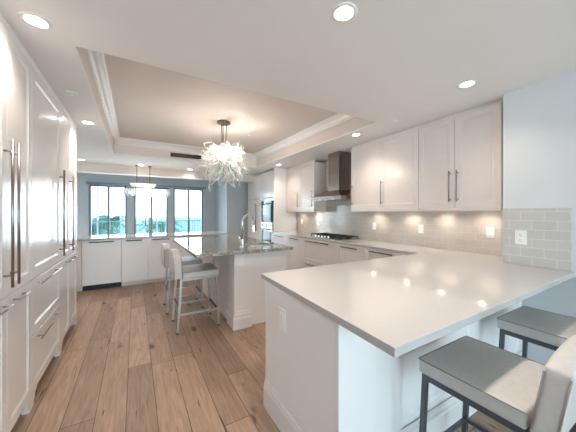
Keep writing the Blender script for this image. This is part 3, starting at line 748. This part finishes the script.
# vent
vt = empty('ceiling_vent', (.62, TY1, 2.50)); tag(vt, 'dark linear air vent on the far side of the tray ceiling', 'vent')
obj('frame', bx(0, -.008, 0, .60, -.0005, .085), 'dark', vt, .002)
for k in range(4): obj('slat', bx(.01, -.016, .012+k*.018, .59, -.0085, .019+k*.018), 'dark', vt)

# under-cabinet pucks
def puck(q, label, pw=2.2):
    p = Wp(.15, q); o = empty('cabinet_light', (p[0], p[1], 1.4195)); tag(o, label, 'cabinet light', 'under-cabinet lights')
    bm = bmesh.new(); lathe(bm, [(.028, -.008), (.03, -.0005)], 20); obj('lens', bm, 'led', o)
    l = bpy.data.lights.new('puck', 'SPOT'); l.energy = pw; l.color = (1, .84, .68); l.spot_size = R(150); l.spot_blend = .7; l.shadow_soft_size = .03
    lo = bpy.data.objects.new('puck_light', l); COL.objects.link(lo); lo.parent = o; lo.location = (0, 0, -.015)
for q, lb in ((.25, 'small puck light under the closest upper cabinet, near end'), (.68, 'small puck light under the closest upper cabinet, far end'), (1.15, 'small puck light under the wide upper cabinet, near end'), (1.75, 'small puck light under the wide upper cabinet, far end'), (3.45, 'small puck light under the upper cabinet left of the hood, near end'), (4.05, 'small puck light under the upper cabinet left of the hood, far end')):
    puck(q, lb)

# ------------------------------------------------------------------ art glass chandelier
CHX, CHY = 1.16, 3.90
ch = empty('glass_chandelier', (CHX, CHY, TZ)); tag(ch, 'blown-glass chandelier bursting with white globes and curling tendrils above the island', 'chandelier')
bm = bmesh.new(); lathe(bm, [(.085, -.03), (.10, -.026), (.10, -.0005)], 36); obj('canopy', bm, 'bronze', ch)
for a in (0, 2.1, 4.2):
    bm = bmesh.new(); tube(bm, [(.045*math.cos(a), .045*math.sin(a), -.03), (.03*math.cos(a), .03*math.sin(a), -.34)], .005, 8); obj('rod', bm, 'dark', ch)
bm = bmesh.new(); lathe(bm, [(.02, -.72), (.05, -.66), (.055, -.40), (.04, -.34), (.02, -.33)], 20); obj('core', bm, 'steel', ch, smooth=True)
rng = random.Random(11)
def sphere_bm(c, r, sq=1):
    bm = bmesh.new(); bmesh.ops.create_uvsphere(bm, u_segments=16, v_segments=10, radius=r)
    for v in bm.verts: v.co = Vector((v.co.x, v.co.y, v.co.z*sq))+Vector(c)
    return bm
for k in range(20):
    a = k*2.4+rng.uniform(-.2, .2); rr = rng.uniform(.05, .17); z = -.47+rng.uniform(-.10, .09)
    obj('glass_globe', sphere_bm((rr*math.cos(a), rr*math.sin(a), z), rng.uniform(.04, .062), .85), 'artwhite', ch, smooth=True)
for k in range(98):
    a = k*2.39996; el = .80-2.05*(k/97.0)**.9
    d = Vector((math.cos(a)*math.cos(el), math.sin(a)*math.cos(el), math.sin(el)))
    L = rng.uniform(.25, .36)*(1.0+.5*max(0, -d.z)); side = d.cross(Vector((0, 0, 1))).normalized(); up = side.cross(d)
    ph, tw = rng.uniform(0, 6.28), rng.choice((-1, 1)); c0 = Vector((0, 0, -.50)); pts = []; n = 14
    fr_ = rng.uniform(6, 10)
    for i in range(n+1):
        s_ = i/n; am = .016+.034*s_**2
        pts.append(c0+d*(.04+L*s_)+(side*math.cos(ph+tw*fr_*s_)+up*math.sin(ph+tw*fr_*s_))*am+Vector((0, 0, -.06*s_*s_)))
    rs = [.0115*(1-.45*i/n) for i in range(n+1)]; rs[-1] = .0095
    bm = bmesh.new(); tube(bm, pts, rs, 7)
    obj('glass_tendril', bm, 'artclear' if (d.z < -.35 and k % 3 == 0) else 'artwhite', ch, smooth=True)
for k in range(3):
    a = k*2.1; l = bpy.data.lights.new('chandelier_lamp', 'POINT'); l.energy = 13; l.color = (1, .86, .74); l.shadow_soft_size = .05
    lo = bpy.data.objects.new('chandelier_light', l); COL.objects.link(lo); lo.parent = ch; lo.location = (.17*math.cos(a), .17*math.sin(a), -.50)
    obj('bulb', sphere_bm((.12*math.cos(a+1), .12*math.sin(a+1), -.45), .022), 'bulb', ch, smooth=True)

# ------------------------------------------------------------------ crystal linear chandelier over the far counter
dc = empty('crystal_chandelier', (.25, 6.85, CZ)); tag(dc, 'rectangular crystal chandelier on two thin rods in front of the far windows', 'chandelier')
for sx_ in (-1, 1):
    bm = bmesh.new(); lathe(bm, [(.035, -.015), (.035, -.0005)], 18, (sx_*.13-.08, 0, 0)); obj('canopy', bm, 'dark', dc)
    bm = bmesh.new(); tube(bm, [(sx_*.13-.08, 0, -.015), (sx_*.13-.08, 0, -.50)], .006, 8); obj('rod', bm, 'dark', dc)
bm = bmesh.new()
for (a, b_, c, d_) in ((-.46, -.12, .46, -.105), (-.46, .105, .46, .12), (-.46, -.105, -.445, .105), (.445, -.105, .46, .105), (-.22, -.105, -.2, .105), (.04, -.105, .06, .105)): box(bm, a, b_, -.515, c, d_, -.50)
obj('frame', bm, 'dark', dc)
bm = bmesh.new()
for z0_, z1_, r0_, r1_ in ((-.495, -.41, (.22, .085), (.27, .10)),):
    a = [bm.verts.new((-.08+x*r0_[0], y*r0_[1], z0_)) for x, y in ((-1, -1), (1, -1), (1, 1), (-1, 1))]; c = [bm.verts.new((-.08+x*r1_[0], y*r1_[1], z1_)) for x, y in ((-1, -1), (1, -1), (1, 1), (-1, 1))]
    bm.faces.new(a[::-1]); bm.faces.new(c)
    for k in range(4): bm.faces.new((a[k], a[(k+1) % 4], c[(k+1) % 4], c[k]))
obj('glass_shade', bm, 'artwhite', dc)
for k in range(40):
    u = k % 20; s = -1 if k < 20 else 1; x = -.447+u*.047
    bm = bmesh.new(); lathe(bm, [(.004, -.69-.02*(u % 2)), (.018, -.66), (.02, -.56), (.008, -.522), (.004, -.516)], 6, (x, s*.1125, 0)); obj('crystal', bm, 'crystal', dc)
l = bpy.data.lights.new('crystal_lamp', 'POINT'); l.energy = 6; l.color = (1, .9, .8); l.shadow_soft_size = .1
lo = bpy.data.objects.new('crystal_light', l); COL.objects.link(lo); lo.parent = dc; lo.location = (0, 0, -.60)

# ------------------------------------------------------------------ balcony and view
struct(obj('floor_balcony', bx(-4, 9.15, -.15, 6, 11.6, -.01), 'concrete'))
struct(obj('ceiling_balcony', bx(-4, 9.15, 2.62, 6, 11.6, 2.75), 'concrete'))
rl = empty('balcony_railing', (-3.5, 11.4, -.01)); tag(rl, 'teal-grey balcony railing with thin upright balusters outside the windows', 'railing')
obj('top_rail', bx(0, -.03, 1.03, 8.5, .03, 1.07), 'rail', rl, .004); obj('bottom_rail', bx(0, -.015, .10, 8.5, .015, .13), 'rail', rl)
for k in range(80): obj('baluster', bx(.05+k*.106, -.008, .131, .066+k*.106, .008, 1.029), 'rail', rl)
for k, (x, lb) in enumerate(((-2.3, 'left edge of the left window'), (-1.15, 'left pane of the left window'), (-.45, 'right pane of the left window'), (.75, 'middle window'), (2.15, 'right window'))):
    tag(obj('screen_post', bx(x-.025, 11.46, -.01, x+.025, 11.51, 2.62), 'white_post', None, .003), 'thin white balcony post seen through the '+lb, 'post', 'balcony posts')
# palms
def palm(x, y, ztop, label, seed):
    rg = random.Random(seed); o = empty('palm_tree', (x, y, -9)); tag(o, label, 'palm tree', 'palms beyond the balcony')
    H = ztop+9
    bm = bmesh.new(); tube(bm, [(0, 0, 0), (.1, .05, H*.5), (0, 0, H)], [.22, .16, .13], 12); obj('trunk', bm, 'trunk', o, smooth=True)
    bm = bmesh.new()
    for f in range(20):
        a = f*2.4+rg.uniform(-.2, .2); tilt = rg.uniform(-.1, 1.1); L = rg.uniform(1.0, 1.5); n = 16; prev = None
        hd_ = Vector((math.cos(a), math.sin(a), 0)); sd = Vector((-math.sin(a), math.cos(a), 0))
        for i in range(n):
            s = (i+.5)/n; p = hd_*(L*s*math.cos(tilt*.5))+Vector((0, 0, H+L*s*math.sin(tilt)*.8-1.3*s*s*L*.5))
            q = hd_*(L*(s+1/n)*math.cos(tilt*.5))+Vector((0, 0, H+L*(s+1/n)*math.sin(tilt)*.8-1.3*(s+1/n)**2*L*.5))
            for sg in (-1, 1):
                ll = .55*math.sin(PI*min(1, s*.9+.1))+.08
                tip = p+sd*sg*ll+hd_*.2+Vector((0, 0, -.28*ll))
                bm.faces.new([bm.verts.new(v) for v in (p, q-(q-p)*.25, tip)])
            bm.faces.new([bm.verts.new(v) for v in (p+Vector((0, 0, .015)), q+Vector((0, 0, .015)), q-Vector((0, 0, .015)), p-Vector((0, 0, .015)))])
    obj('fronds', bm, 'leaf', o)
palm(-1.7, 14.5, .75, 'green palm behind the railing in the left window', 1)
palm(-1.3, 19.5, .95, 'green palm behind the railing at the right side of the left window', 2)
palm(1.5, 18.5, .65, 'green palm behind the railing in the middle window', 3)
# distant canopy
bm = bmesh.new(); nx, ny = 90, 60; vs = []; rg = random.Random(5)
from mathutils import noise as mnoise
for j in range(ny+1):
    row = []
    for i in range(nx+1):
        y = 26+ (j/ny)**1.6*420; x = (i/nx-.5)*(y*2.2)+y*.06
        z = -7.2+2.6*mnoise.noise(Vector((x*.12, y*.10, 0)))+1.2*mnoise.noise(Vector((x*.5, y*.5, 3)))
        row.append(bm.verts.new((x, y, z)))
    vs.append(row)
for j in range(ny):
    for i in range(nx): bm.faces.new((vs[j][i], vs[j][i+1], vs[j+1][i+1], vs[j+1][i]))
tag(obj('tree_canopy', bm, 'forest', None, smooth=True), 'hazy green treetops stretching to the horizon beyond the balcony', 'trees', kind='stuff')
bm = bmesh.new(); box(bm, -400, 12, -12, 400, 600, -9)
struct(obj('ground', bm, 'forest'))
